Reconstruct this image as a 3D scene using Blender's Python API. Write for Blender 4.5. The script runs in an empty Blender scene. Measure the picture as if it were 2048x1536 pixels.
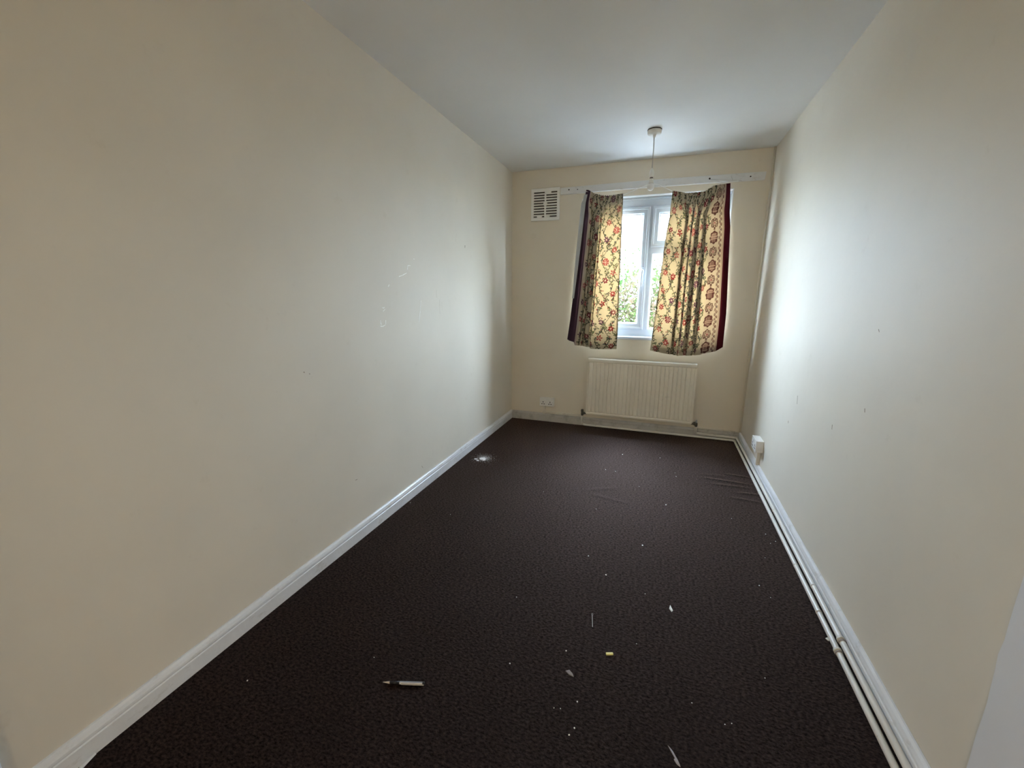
import bpy, bmesh, math, random
import numpy as np
from mathutils import Vector, Matrix, noise as mnoise

# ------------------------------------------------------------------ camera, sky, sun, exposure
scn = bpy.context.scene
col = scn.collection
F_PX, YAW, PITCH, ROLL = 834.55, 0.339546, -0.210225, 0.005118
CAM = Vector((1.42736, -4.01962, 1.26901))
W, H = 2.168, 2.4            # room width and height; far wall face is y = 0
YB = -4.62                   # face of the wall behind the camera

cy, sy, cp, sp = math.cos(YAW), math.sin(YAW), math.cos(PITCH), math.sin(PITCH)
fw = Vector((-sy*cp, cy*cp, sp)); r0 = Vector((cy, sy, 0)); u0 = r0.cross(fw)
cr, sr = math.cos(ROLL), math.sin(ROLL)
rt, up = cr*r0 + sr*u0, -sr*r0 + cr*u0
cam_d = bpy.data.cameras.new('camera')
cam_d.sensor_fit = 'HORIZONTAL'; cam_d.sensor_width = 36.0
cam_d.lens = F_PX/2048*36.0
cam_d.clip_start = 0.02; cam_d.clip_end = 400
cam = bpy.data.objects.new('camera', cam_d); col.objects.link(cam)
m = Matrix.Identity(4)
for i in range(3):
    m[i][0], m[i][1], m[i][2], m[i][3] = rt[i], up[i], -fw[i], CAM[i]
cam.matrix_world = m
scn.camera = cam

world = bpy.data.worlds.new('overcast_sky'); scn.world = world; world.use_nodes = True
wn = world.node_tree.nodes; wl = world.node_tree.links; wn.clear()
wo = wn.new('ShaderNodeOutputWorld'); wb = wn.new('ShaderNodeBackground')
tc = wn.new('ShaderNodeTexCoord'); sx = wn.new('ShaderNodeSeparateXYZ'); rp = wn.new('ShaderNodeValToRGB')
mr = wn.new('ShaderNodeMapRange'); mr.inputs[1].default_value = -1; mr.inputs[2].default_value = 1
wl.new(tc.outputs['Generated'], sx.inputs[0]); wl.new(sx.outputs[2], mr.inputs[0]); wl.new(mr.outputs[0], rp.inputs[0])
wl.new(rp.outputs[0], wb.inputs[0]); wl.new(wb.outputs[0], wo.inputs[0])
e = rp.color_ramp.elements
e[0].position = 0.0; e[0].color = (0.34, 0.36, 0.36, 1)
e[1].position = 1.0; e[1].color = (0.72, 0.88, 1.2, 1)
x_ = e.new(0.485); x_.color = (0.50, 0.56, 0.60, 1)
x_ = e.new(0.51); x_.color = (0.78, 0.92, 1.15, 1)
wb.inputs[1].default_value = 105.0

sun_d = bpy.data.lights.new('sun', 'SUN'); sun_d.energy = 110.0; sun_d.angle = math.radians(3); sun_d.color = (1, 0.95, 0.86)
sun = bpy.data.objects.new('sun', sun_d); col.objects.link(sun)
sun.rotation_euler = (math.radians(38), 0, math.radians(-25)); sun.location = (0, -10, 20)

scn.view_settings.view_transform = 'Standard'
scn.view_settings.look = 'None'
scn.view_settings.exposure = 0.0
scn.view_settings.gamma = 1.0
scn.view_settings.use_curve_mapping = False
scn.cycles.max_bounces = 14; scn.cycles.diffuse_bounces = 8; scn.cycles.transparent_max_bounces = 16
scn.cycles.sample_clamp_indirect = 12.0
scn.cycles.use_denoising = True

# portal that guides daylight sampling through the window opening
pd = bpy.data.lights.new('window_portal', 'AREA'); pd.shape = 'RECTANGLE'; pd.size = 1.25; pd.size_y = 1.26
pd.cycles.is_portal = True
po = bpy.data.objects.new('window_portal', pd); col.objects.link(po)
po.location = (1.29, 0.16, 1.50); po.rotation_euler = (math.radians(-90), 0, 0)

# ------------------------------------------------------------------ materials
def mat(name, base, rough=0.5, spec=0.5, bump=0.0, bscale=50, var=0.0, vscale=3, metal=0.0, dirt=None, detail=4):
    M = bpy.data.materials.new(name); M.use_nodes = True
    nt = M.node_tree; N = nt.nodes; L = nt.links; b = N['Principled BSDF']
    b.inputs['Base Color'].default_value = (*base, 1); b.inputs['Roughness'].default_value = rough
    b.inputs['Specular IOR Level'].default_value = spec; b.inputs['Metallic'].default_value = metal
    tcn = N.new('ShaderNodeTexCoord')
    last = None
    if var > 0:
        nz = N.new('ShaderNodeTexNoise'); nz.inputs['Scale'].default_value = vscale; nz.inputs['Detail'].default_value = detail
        L.new(tcn.outputs['Object'], nz.inputs['Vector'])
        r = N.new('ShaderNodeValToRGB'); L.new(nz.outputs[0], r.inputs[0])
        r.color_ramp.elements[0].position = 0.3; r.color_ramp.elements[1].position = 0.7
        r.color_ramp.elements[0].color = (*[c*(1-var) for c in base], 1)
        r.color_ramp.elements[1].color = (*[min(1, c*(1+var)) for c in base], 1)
        L.new(r.outputs[0], b.inputs['Base Color']); last = r.outputs[0]
    if dirt:
        dc, ds, dlo, dhi, stretch = dirt
        mp = N.new('ShaderNodeMapping'); mp.inputs['Scale'].default_value = stretch
        L.new(tcn.outputs['Object'], mp.inputs[0])
        n2 = N.new('ShaderNodeTexNoise'); n2.inputs['Scale'].default_value = ds; n2.inputs['Detail'].default_value = 8
        n2.inputs['Roughness'].default_value = .7
        L.new(mp.outputs[0], n2.inputs['Vector'])
        mr2 = N.new('ShaderNodeMapRange'); mr2.inputs[1].default_value = dlo; mr2.inputs[2].default_value = dhi
        L.new(n2.outputs[0], mr2.inputs[0])
        mx = N.new('ShaderNodeMix'); mx.data_type = 'RGBA'; L.new(mr2.outputs[0], mx.inputs[0])
        if last: L.new(last, mx.inputs[6])
        else: mx.inputs[6].default_value = (*base, 1)
        mx.inputs[7].default_value = (*dc, 1); L.new(mx.outputs[2], b.inputs['Base Color'])
    if bump > 0:
        nb = N.new('ShaderNodeTexNoise'); nb.inputs['Scale'].default_value = bscale; nb.inputs['Detail'].default_value = 6
        L.new(tcn.outputs['Object'], nb.inputs['Vector'])
        bp_ = N.new('ShaderNodeBump'); bp_.inputs['Strength'].default_value = bump; bp_.inputs['Distance'].default_value = 0.01
        L.new(nb.outputs[0], bp_.inputs['Height']); L.new(bp_.outputs[0], b.inputs['Normal'])
    return M

M_WALL = mat('cream_emulsion', (0.70, 0.645, 0.54), 0.6, 0.26, 0.10, 14, 0.03, 2.2, dirt=((0.56, 0.49, 0.38), 7, .62, .95, (1, 1, 1)))
M_WHITEWALL = mat('white_emulsion', (0.72, 0.73, 0.75), 0.6, 0.3, 0.12, 18, 0.03, 5)
M_CEIL = mat('ceiling_paint', (0.70, 0.70, 0.675), 0.6, 0.3, 0.10, 9, 0.04, 1.6)
M_GLOSS = mat('white_gloss_paint', (0.70, 0.71, 0.71), 0.3, 0.5, 0.12, 30, 0.05, 6, dirt=((0.36, 0.33, 0.27), 12, .56, .86, (1, 1, 2)))
M_CREAMGLOSS = mat('old_cream_gloss_paint', (0.66, 0.62, 0.53), 0.35, 0.5, 0.12, 40, 0.05, 6, dirt=((0.33, 0.30, 0.24), 14, .56, .85, (1, 1, 1)))
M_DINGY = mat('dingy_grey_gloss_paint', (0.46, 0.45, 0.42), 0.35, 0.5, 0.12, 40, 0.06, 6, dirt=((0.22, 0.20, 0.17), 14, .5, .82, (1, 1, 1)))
M_PIPE = mat('painted_pipe', (0.68, 0.66, 0.60), 0.35, 0.5, 0.06, 60, 0.05, 9, dirt=((0.16, 0.13, 0.10), 30, .66, .75, (1, 1, 1)))
M_RAD = mat('cream_radiator_enamel', (0.73, 0.68, 0.57), 0.38, 0.5, 0.03, 60, 0.03, 4, dirt=((0.42, 0.36, 0.27), 9, .62, .9, (1, 1, 1)))
M_UPVC = mat('white_upvc', (0.54, 0.61, 0.70), 0.35, 0.4)
M_PLASTIC = mat('white_plastic', (0.80, 0.79, 0.75), 0.35, 0.5, var=0.03, vscale=20)
M_BULBWHITE = mat('opal_bulb', (0.85, 0.85, 0.83), 0.25, 0.5)
M_BRASS = mat('dull_metal_cap', (0.20, 0.19, 0.17), 0.4, 0.5, metal=0.8)
M_DARK = mat('dark_hole', (0.03, 0.027, 0.024), 0.8, 0.2)
M_VALVE = mat('tarnished_brass', (0.07, 0.065, 0.05), 0.45, 0.5, metal=0.4)
M_VENTGAP = mat('vent_dark_backing', (0.11, 0.10, 0.085), 0.9, 0.1, var=0.2, vscale=30)
M_SHELL = mat('brickwork', (0.4, 0.3, 0.24), 0.9, 0.2, var=0.1, vscale=8)
M_WIRE = mat('white_curtain_wire', (0.82, 0.81, 0.78), 0.4, 0.4)
M_FLEX = mat('white_flex', (0.55, 0.53, 0.50), 0.5, 0.4)
M_STEEL = mat('steel', (0.45, 0.44, 0.43), 0.35, 0.5, metal=0.9)
M_FLAKE = mat('white_paint_flake', (0.85, 0.84, 0.80), 0.7, 0.3)
M_CHIP = mat('bare_plaster_chip', (0.93, 0.91, 0.84), 0.7, 0.2)
M_YEL = mat('pale_yellow_plastic', (0.85, 0.80, 0.30), 0.5, 0.4)
M_GREYBIT = mat('grey_fluff', (0.28, 0.25, 0.24), 0.8, 0.2)
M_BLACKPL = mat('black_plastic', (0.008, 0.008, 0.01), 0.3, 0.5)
M_PENWHITE = mat('pale_pen_barrel', (0.30, 0.32, 0.37), 0.35, 0.5)
M_PENTIP = mat('ivory_pen_tip', (0.52, 0.48, 0.43), 0.4, 0.5)
M_MARK = mat('wall_scuff', (0.33, 0.27, 0.20), 0.8, 0.2)
M_POWDER = mat('white_powder', (0.95, 0.95, 0.97), 0.9, 0.1)

def carpet_mat():
    M = bpy.data.materials.new('dark_brown_carpet'); M.use_nodes = True
    nt = M.node_tree; N = nt.nodes; L = nt.links; b = N['Principled BSDF']
    t = N.new('ShaderNodeTexCoord')
    mp = N.new('ShaderNodeMapping'); mp.inputs['Scale'].default_value = (1, 1.7, 1); L.new(t.outputs['Object'], mp.inputs[0])
    n1 = N.new('ShaderNodeTexNoise'); n1.inputs['Scale'].default_value = 85; n1.inputs['Detail'].default_value = 5; n1.inputs['Roughness'].default_value = .7
    n2 = N.new('ShaderNodeTexNoise'); n2.inputs['Scale'].default_value = 3.2; n2.inputs['Detail'].default_value = 5
    n3 = N.new('ShaderNodeTexNoise'); n3.inputs['Scale'].default_value = 38; n3.inputs['Detail'].default_value = 4
    L.new(mp.outputs[0], n1.inputs[0]); L.new(t.outputs['Object'], n2.inputs[0]); L.new(mp.outputs[0], n3.inputs[0])
    r1 = N.new('ShaderNodeValToRGB'); L.new(n1.outputs[0], r1.inputs[0])
    r1.color_ramp.elements[0].position = .32; r1.color_ramp.elements[1].position = .68
    r1.color_ramp.elements[0].color = (0.0006, 0.0004, 0.0004, 1); r1.color_ramp.elements[1].color = (0.020, 0.0130, 0.0120, 1)
    mx = N.new('ShaderNodeMix'); mx.data_type = 'RGBA'; mx.blend_type = 'MULTIPLY'; mx.inputs[0].default_value = 1
    r2 = N.new('ShaderNodeValToRGB'); L.new(n2.outputs[0], r2.inputs[0])
    r2.color_ramp.elements[0].position = .3; r2.color_ramp.elements[1].position = .7
    r2.color_ramp.elements[0].color = (.82, .82, .80, 1); r2.color_ramp.elements[1].color = (1.12, 1.1, 1.12, 1)
    L.new(r1.outputs[0], mx.inputs[6]); L.new(r2.outputs[0], mx.inputs[7]); L.new(mx.outputs[2], b.inputs['Base Color'])
    b.inputs['Roughness'].default_value = 1; b.inputs['Specular IOR Level'].default_value = 0
    gl = N.new('ShaderNodeBsdfGlossy'); gl.inputs['Roughness'].default_value = .46; fre = N.new('ShaderNodeFresnel'); fre.inputs[0].default_value = 1.42
    asd = N.new('ShaderNodeMixShader'); L.new(fre.outputs[0], asd.inputs[0]); L.new(b.outputs[0], asd.inputs[1]); L.new(gl.outputs[0], asd.inputs[2])
    r4 = N.new('ShaderNodeValToRGB'); L.new(n1.outputs[0], r4.inputs[0]); r4.color_ramp.elements[0].position = .36; r4.color_ramp.elements[1].position = .66
    r4.color_ramp.elements[0].color = (.17, .12, .10, 1); r4.color_ramp.elements[1].color = (.80, .58, .49, 1); L.new(r4.outputs[0], gl.inputs['Color'])
    L.new(asd.outputs[0], N['Material Output'].inputs[0])
    ad = N.new('ShaderNodeMath'); ad.operation = 'MULTIPLY_ADD'; ad.inputs[1].default_value = .6
    L.new(n3.outputs[0], ad.inputs[0]); L.new(n1.outputs[0], ad.inputs[2])
    bp_ = N.new('ShaderNodeBump'); bp_.inputs['Strength'].default_value = .7; bp_.inputs['Distance'].default_value = .006
    L.new(ad.outputs[0], bp_.inputs['Height']); L.new(bp_.outputs[0], b.inputs['Normal']); L.new(bp_.outputs[0], gl.inputs['Normal'])
    return M
M_CARPET = carpet_mat()

def glass_mat():
    M = bpy.data.materials.new('window_glass'); M.use_nodes = True
    N = M.node_tree.nodes; L = M.node_tree.links; N.clear()
    o = N.new('ShaderNodeOutputMaterial'); mx = N.new('ShaderNodeMixShader'); tr = N.new('ShaderNodeBsdfTransparent'); gl = N.new('ShaderNodeBsdfGlossy')
    fr = N.new('ShaderNodeFresnel'); fr.inputs[0].default_value = 1.45; gl.inputs['Roughness'].default_value = .02
    tr.inputs[0].default_value = (.93, .96, .95, 1)
    ge = N.new('ShaderNodeNewGeometry'); inv = N.new('ShaderNodeMath'); inv.operation = 'SUBTRACT'; inv.inputs[0].default_value = 1
    mu = N.new('ShaderNodeMath'); mu.operation = 'MULTIPLY'
    L.new(ge.outputs['Backfacing'], inv.inputs[1]); L.new(inv.outputs[0], mu.inputs[0]); L.new(fr.outputs[0], mu.inputs[1])
    L.new(mu.outputs[0], mx.inputs[0]); L.new(tr.outputs[0], mx.inputs[1]); L.new(gl.outputs[0], mx.inputs[2]); L.new(mx.outputs[0], o.inputs[0])
    return M
M_GLASS = glass_mat()

def cloth_mat(name, attr=None, color=None, trans=.5, tcol=(1.0, .90, .66)):
    M = bpy.data.materials.new(name); M.use_nodes = True
    N = M.node_tree.nodes; L = M.node_tree.links; N.clear()
    o = N.new('ShaderNodeOutputMaterial'); mx = N.new('ShaderNodeMixShader'); mx.inputs[0].default_value = trans
    d = N.new('ShaderNodeBsdfDiffuse'); t = N.new('ShaderNodeBsdfTranslucent')
    wv = N.new('ShaderNodeTexNoise'); wv.inputs['Scale'].default_value = 220; tco = N.new('ShaderNodeTexCoord'); L.new(tco.outputs['Object'], wv.inputs[0])
    mm = N.new('ShaderNodeMapRange'); mm.inputs[3].default_value = .85; mm.inputs[4].default_value = 1.1; L.new(wv.outputs[0], mm.inputs[0])
    m1 = N.new('ShaderNodeMix'); m1.data_type = 'RGBA'; m1.blend_type = 'MULTIPLY'; m1.inputs[0].default_value = 1
    if attr:
        a = N.new('ShaderNodeAttribute'); a.attribute_name = attr; L.new(a.outputs['Color'], m1.inputs[6])
    else: m1.inputs[6].default_value = (*color, 1)
    L.new(mm.outputs[0], m1.inputs[7]); L.new(m1.outputs[2], d.inputs[0])
    m2 = N.new('ShaderNodeMix'); m2.data_type = 'RGBA'; m2.blend_type = 'MULTIPLY'; m2.inputs[0].default_value = 1
    L.new(m1.outputs[2], m2.inputs[6]); m2.inputs[7].default_value = (*tcol, 1); L.new(m2.outputs[2], t.inputs[0])
    L.new(d.outputs[0], mx.inputs[1]); L.new(t.outputs[0], mx.inputs[2]); L.new(mx.outputs[0], o.inputs[0])
    return M
TC = (.115, .081, .046)
M_PRINT = cloth_mat('floral_print_cotton', attr='print', trans=.45, tcol=TC)
M_HEM = cloth_mat('unbleached_hem_cloth', color=(.50, .45, .36), trans=.16, tcol=TC)
M_LINING_GLOW = cloth_mat('lining_glow_cloth', color=(.68, .70, .72), trans=.35, tcol=(.3, .3, .3))

def leaf_mat(name, c, t):
    M = bpy.data.materials.new(name); M.use_nodes = True
    N = M.node_tree.nodes; L = M.node_tree.links; N.clear()
    o = N.new('ShaderNodeOutputMaterial'); mx = N.new('ShaderNodeMixShader'); mx.inputs[0].default_value = .45
    d = N.new('ShaderNodeBsdfDiffuse'); tr = N.new('ShaderNodeBsdfTranslucent')
    oi = N.new('ShaderNodeTexCoord'); nz = N.new('ShaderNodeTexNoise'); nz.inputs['Scale'].default_value = 2.2; nz.inputs['Detail'].default_value = 5
    L.new(oi.outputs['Object'], nz.inputs[0])
    r = N.new('ShaderNodeValToRGB'); L.new(nz.outputs[0], r.inputs[0]); r.color_ramp.elements[0].position = .38; r.color_ramp.elements[1].position = .62
    r.color_ramp.elements[0].color = (*c, 1); r.color_ramp.elements[1].color = (*t, 1)
    L.new(r.outputs[0], d.inputs[0]); L.new(r.outputs[0], tr.inputs[0])
    L.new(d.outputs[0], mx.inputs[1]); L.new(tr.outputs[0], mx.inputs[2]); L.new(mx.outputs[0], o.inputs[0])
    return M

# ------------------------------------------------------------------ helpers
def tag(o, label=None, cat=None, group=None, kind=None):
    if label: o['label'] = label
    if cat: o['category'] = cat
    if group: o['group'] = group
    if kind: o['kind'] = kind
    return o

def obj(name, bm, m, parent=None, smooth=False):
    me = bpy.data.meshes.new(name); bmesh.ops.recalc_face_normals(bm, faces=bm.faces); bm.to_mesh(me); bm.free()
    if smooth:
        for p in me.polygons: p.use_smooth = True
    me.materials.append(m)
    o = bpy.data.objects.new(name, me); col.objects.link(o)
    if parent: o.parent = parent; o.matrix_parent_inverse = Matrix.Identity(4); o.location = (0, 0, 0) if parent.parent else -parent.location
    return o

def empty(name, loc=(0, 0, 0)):
    o = bpy.data.objects.new(name, None); o.empty_display_size = .05; o.location = loc; col.objects.link(o); return o

def box(bm, x0, x1, y0, y1, z0, z1, bev=0.0, seg=2):
    mt = Matrix.Translation(((x0+x1)/2, (y0+y1)/2, (z0+z1)/2)) @ Matrix.Diagonal((x1-x0, y1-y0, z1-z0, 1))
    r = bmesh.ops.create_cube(bm, size=1, matrix=mt)
    if bev > 0:
        es = list({e for v in r['verts'] for e in v.link_edges})
        bmesh.ops.bevel(bm, geom=es, offset=bev, segments=seg, affect='EDGES', profile=.5)

def B(*a, **k):
    bm = bmesh.new(); box(bm, *a, **k); return bm

def tube(bm, pts, r, seg=12, cap=True, radii=None):
    pts = [Vector(p) for p in pts]; n = len(pts); rings = []
    t0 = (pts[1]-pts[0]).normalized()
    ref = Vector((0, 0, 1)) if abs(t0.z) < .9 else Vector((1, 0, 0))
    u = t0.cross(ref).normalized(); 
    for i, p in enumerate(pts):
        ta = (pts[i]-pts[i-1]).normalized() if i > 0 else t0
        tb = (pts[i+1]-pts[i]).normalized() if i < n-1 else ta
        t = (ta+tb).normalized()
        u = (u - t*u.dot(t)).normalized(); v = t.cross(u)
        k = 1/max(.5, math.cos(ta.angle(tb)/2)) if ta.length and tb.length else 1
        rr = radii[i] if radii else r
        side = (tb-ta)
        ring = []
        for j in range(seg):
            a = 2*math.pi*j/seg; d = u*math.cos(a)+v*math.sin(a)
            if side.length > 1e-4:
                sd = side.normalized(); d = d + sd*(d.dot(sd))*(k-1)
            ring.append(bm.verts.new(p+d*rr))
        rings.append(ring)
    for i in range(n-1):
        for j in range(seg):
            bm.faces.new((rings[i][j], rings[i][(j+1) % seg], rings[i+1][(j+1) % seg], rings[i+1][j]))
    if cap:
        bm.faces.new(list(reversed(rings[0]))); bm.faces.new(rings[-1])

def round_path(pts, rad=.02, n=4):
    pts = [Vector(p) for p in pts]; out = [pts[0]]
    for i in range(1, len(pts)-1):
        a, b, c = pts[i-1], pts[i], pts[i+1]
        d1 = (a-b); d2 = (c-b); r = min(rad, d1.length*.45, d2.length*.45)
        p1 = b+d1.normalized()*r; p2 = b+d2.normalized()*r
        for k in range(n+1):
            t = k/n; out.append(p1*(1-t)**2+b*2*t*(1-t)+p2*t*t)
    out.append(pts[-1]); return out

def lathe(bm, prof, c, axis='Z', seg=28):
    """prof: list of (radius, height) going along axis from centre c"""
    rings = []
    for r, h in prof:
        ring = []
        for j in range(seg):
            a = 2*math.pi*j/seg; x, y = r*math.cos(a), r*math.sin(a)
            p = {'Z': (c[0]+x, c[1]+y, c[2]+h), 'Y': (c[0]+x, c[1]+h, c[2]+y), 'X': (c[0]+h, c[1]+x, c[2]+y)}[axis]
            ring.append(bm.verts.new(p))
        rings.append(ring)
    for i in range(len(rings)-1):
        for j in range(seg):
            bm.faces.new((rings[i][j], rings[i][(j+1) % seg], rings[i+1][(j+1) % seg], rings[i+1][j]))
    bm.faces.new(rings[0]); bm.faces.new(rings[-1])

def rect_sweep(bm, x0, x1, z0, z1, prof):
    """mitred frame: prof = closed list of (inset, y)"""
    rings = []
    for ins, y in prof:
        rings.append([bm.verts.new(p) for p in ((x0+ins, y, z0+ins), (x1-ins, y, z0+ins), (x1-ins, y, z1-ins), (x0+ins, y, z1-ins))])
    n = len(prof)
    for i in range(n):
        a, b = rings[i], rings[(i+1) % n]
        for j in range(4):
            bm.faces.new((a[j], a[(j+1) % 4], b[(j+1) % 4], b[j]))

def extrude_profile(bm, prof, path_pts):
    """prof: list of (out, z); path_pts: list of (point2d, inward normal2d) -> sweep along the wall"""
    rings = []
    for (px, py), (nx, ny) in path_pts:
        rings.append([bm.verts.new((px+nx*o, py+ny*o, z)) for o, z in prof])
    n = len(prof)
    for i in range(len(rings)-1):
        for j in range(n):
            bm.faces.new((rings[i][j], rings[i][(j+1) % n], rings[i+1][(j+1) % n], rings[i+1][j]))
    bm.faces.new(rings[0]); bm.faces.new(list(reversed(rings[-1])))

def struct(name, bm, m, label, cat, parent=None, smooth=False):
    o = obj(name, bm, m, parent, smooth); tag(o, label, cat, kind='structure'); return o

rnd = random.Random(7)
# ------------------------------------------------------------------ room shell
OX0, OX1, OZ0, OZ1 = 0.675, 1.905, 0.885, 2.122      # window opening
def far_wall():
    bm = bmesh.new(); T = .27
    box(bm, -.2, OX0, 0, T, 0, H); box(bm, OX1, W+.2, 0, T, 0, H)
    box(bm, OX0, OX1, 0, T, 0, OZ0); box(bm, OX0, OX1, 0, T, OZ1, H)
    return struct('wall_far', bm, M_WALL, 'cream painted end wall around the curtained window', 'wall')
wf = far_wall()

def wavy_wall(name, x, xo, sign, label):
    """long side wall; room face slightly uneven old plaster"""
    bm = bmesh.new(); ny, nz = 96, 26
    y0, y1 = YB-1.3, 0.0
    g = [[bm.verts.new((x + sign*0.004*(mnoise.noise(Vector((x*3, (y0+(y1-y0)*i/ny)*1.1, H*k/nz*1.2))))*min(1, 4*(1-i/ny)), y0+(y1-y0)*i/ny, H*k/nz)) for k in range(nz+1)] for i in range(ny+1)]
    for i in range(ny):
        for k in range(nz):
            bm.faces.new((g[i][k], g[i+1][k], g[i+1][k+1], g[i][k+1]))
    b2 = [[bm.verts.new((xo, yy, zz)) for zz in (0, H)] for yy in (y0, y1)]
    bm.faces.new((b2[0][0], b2[0][1], b2[1][1], b2[1][0]))
    bm.faces.new([g[i][nz] for i in range(ny+1)] + [b2[1][1], b2[0][1]])
    bm.faces.new([g[i][0] for i in range(ny, -1, -1)] + [b2[0][0], b2[1][0]])
    bm.faces.new([g[0][k] for k in range(nz, -1, -1)] + [b2[0][0], b2[0][1]])
    bm.faces.new([g[ny][k] for k in range(nz+1)] + [b2[1][1], b2[1][0]])
    return struct(name, bm, M_WALL, label, 'wall', smooth=False)
wlft = wavy_wall('wall_left', 0.0, -.2, 1, 'long cream wall on the left with plaster scratches')
wrgt = wavy_wall('wall_right', W, W+.2, -1, 'long cream wall on the right lit by the window')

bm = B(-.2, W+.2, YB-1.5, .27, H, H+.2)
struct('ceiling', bm, M_CEIL, 'off-white painted ceiling', 'ceiling')

# carpeted floor, with a few rucks near the right skirting
def floor():
    nx, ny = 200, 420; y0 = YB-1.3
    xs = np.linspace(-.05, W+.05, nx+1); ys = np.concatenate([np.linspace(y0, -1.6, 150)[:-1], np.linspace(-1.6, -.55, 211), np.linspace(-.55, .0, 62)[1:]])
    ny = len(ys)-1
    X, Y = np.meshgrid(xs, ys, indexing='ij'); Z = np.zeros_like(X)
    def ridge(cx, cy, ang, L_, w, h):
        c, s = math.cos(ang), math.sin(ang); u = (X-cx)*c+(Y-cy)*s; v = -(X-cx)*s+(Y-cy)*c
        return h*np.exp(-(v/w)**2)*np.exp(-(u/L_)**4)
    for a in [(1.93, -.955, -.05, .14, .016, .007), (1.95, -1.03, .05, .12, .015, .005), (2.03, -.83, -.1, .08, .014, .005), (2.05, -1.12, .1, .07, .014, .006),
              (2.02, -1.22, -.1, .09, .015, .005), (1.86, -.88, .12, .10, .02, .003), (1.13, -1.38, .5, .10, .02, .004), (1.20, -1.50, -.2, .12, .016, .004), (1.17, -1.28, -.9, .07, .012, .003)]:
        Z += ridge(*a[:5], a[5]*(.75 if a[0] > 1.5 else .35))
    me = bpy.data.meshes.new('floor')
    V = np.stack([X, Y, Z], -1).reshape(-1, 3)
    idx = np.arange((nx+1)*(ny+1)).reshape(nx+1, ny+1)
    Fq = np.stack([idx[:-1, :-1], idx[1:, :-1], idx[1:, 1:], idx[:-1, 1:]], -1).reshape(-1, 4)
    me.from_pydata(V.tolist(), [], Fq.tolist())
    for p in me.polygons: p.use_smooth = True
    me.materials.append(M_CARPET)
    o = bpy.data.objects.new('floor', me); col.objects.link(o)
    tag(o, 'dark brown carpet, rucked beside the right skirting', 'carpet', kind='structure')
floor()

# unseen wall behind the camera; doorway and hall added for the fill light
bm = bmesh.new(); DX0, DX1, DZ = .55, 1.62, 2.08
box(bm, 0, DX0, YB-.1, YB, 0, H); box(bm, DX1, W, YB-.1, YB, 0, H); box(bm, DX0, DX1, YB-.1, YB, DZ, H)
struct('wall_back', bm, M_WALL, 'unseen cream wall behind the viewer, its doorway added to let in fill light', 'wall')
bm = B(-.2, W+.2, YB-1.5, YB-1.3, 0, H)
struct('wall_hall', bm, M_WALL, 'unseen cream hall wall beyond the added doorway', 'wall')
# unseen globe lamp, added as fill for the dim near end
hl = empty('added_fill_lamp', (1.08, YB-.95, 0)); tag(hl, 'unseen round globe lamp added in the hall to brighten the near end', 'lamp')
bm = bmesh.new(); lathe(bm, [(.09, 0), (.09, .012), (.03, .02), (.02, .03), (.02, .22), (.05, .235)], (1.08, YB-.95, 0), 'Z', 24)
obj('fill_lamp_base', bm, M_PLASTIC, hl)
gm = bpy.data.materials.new('fill_globe'); gm.use_nodes = True
gm.node_tree.nodes['Principled BSDF'].inputs['Emission Color'].default_value = (1, .82, .58, 1)
gm.node_tree.nodes['Principled BSDF'].inputs['Emission Strength'].default_value = 98.0
bm = bmesh.new(); bmesh.ops.create_uvsphere(bm, u_segments=24, v_segments=14, radius=.12, matrix=Matrix.Translation((1.08, YB-.95, .35)))
obj('globe', bm, gm, hl, smooth=True)

# white painted near section at the doorway side (right) and casing at the left
bm = bmesh.new(); n = 60
prv = None
for k in range(n+1):
    z = H*k/n; e_ = -2.963 + .004*mnoise.noise(Vector((3, 1, z*9))) + (.004 if .50 < z < .54 else 0)
    ring = [bm.verts.new(p) for p in ((W+.02, e_, z), (W-.006, e_, z), (W-.006, YB, z), (W+.02, YB, z))]
    if prv:
        for j in range(3): bm.faces.new((prv[j], prv[j+1], ring[j+1], ring[j]))
    prv = ring
struct('trim_1', bm, M_WHITEWALL, 'bluish white painted strip at the near end of the right wall', 'wall trim')
struct('trim_2', B(-.01, .016, YB, -3.684, 0, H, bev=.004), M_WHITEWALL, 'white casing at the near end of the left wall', 'trim')

# ------------------------------------------------------------------ skirting boards
HS = .084
def skirt_prof(t=.018):
    return [(0, 0), (t, 0), (t, HS*.62), (t-.003, HS*.66), (t-.001, HS*.72), (t-.0015, HS*.80), (t-.006, HS*.92), (t-.012, HS), (0, HS)]
def jitter_path(a, b, nrm, n=60, amp=.0012, seed=0):
    out = []
    for i in range(n+1):
        t = i/n; p = (a[0]*(1-t)+b[0]*t, a[1]*(1-t)+b[1]*t)
        j = amp*mnoise.noise(Vector((p[0]*2+seed, p[1]*2, seed))) if 0 < i < n else 0
        out.append(((p[0]+nrm[0]*j, p[1]+nrm[1]*j), nrm))
    return out
bm = bmesh.new(); extrude_profile(bm, skirt_prof(), jitter_path((0, YB), (0, 0), (1, 0), seed=1))
struct('baseboard_left', bm, M_GLOSS, 'long white gloss skirting board along the left wall', 'skirting board')
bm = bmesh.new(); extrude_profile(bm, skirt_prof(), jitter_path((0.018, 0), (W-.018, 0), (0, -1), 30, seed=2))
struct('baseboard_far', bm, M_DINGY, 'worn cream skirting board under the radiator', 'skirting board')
bm = bmesh.new(); extrude_profile(bm, skirt_prof(), jitter_path((W, 0), (W, YB), (-1, 0), seed=3))
struct('baseboard_right', bm, M_GLOSS, 'white skirting board behind the pipes on the right wall', 'skirting board')

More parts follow.
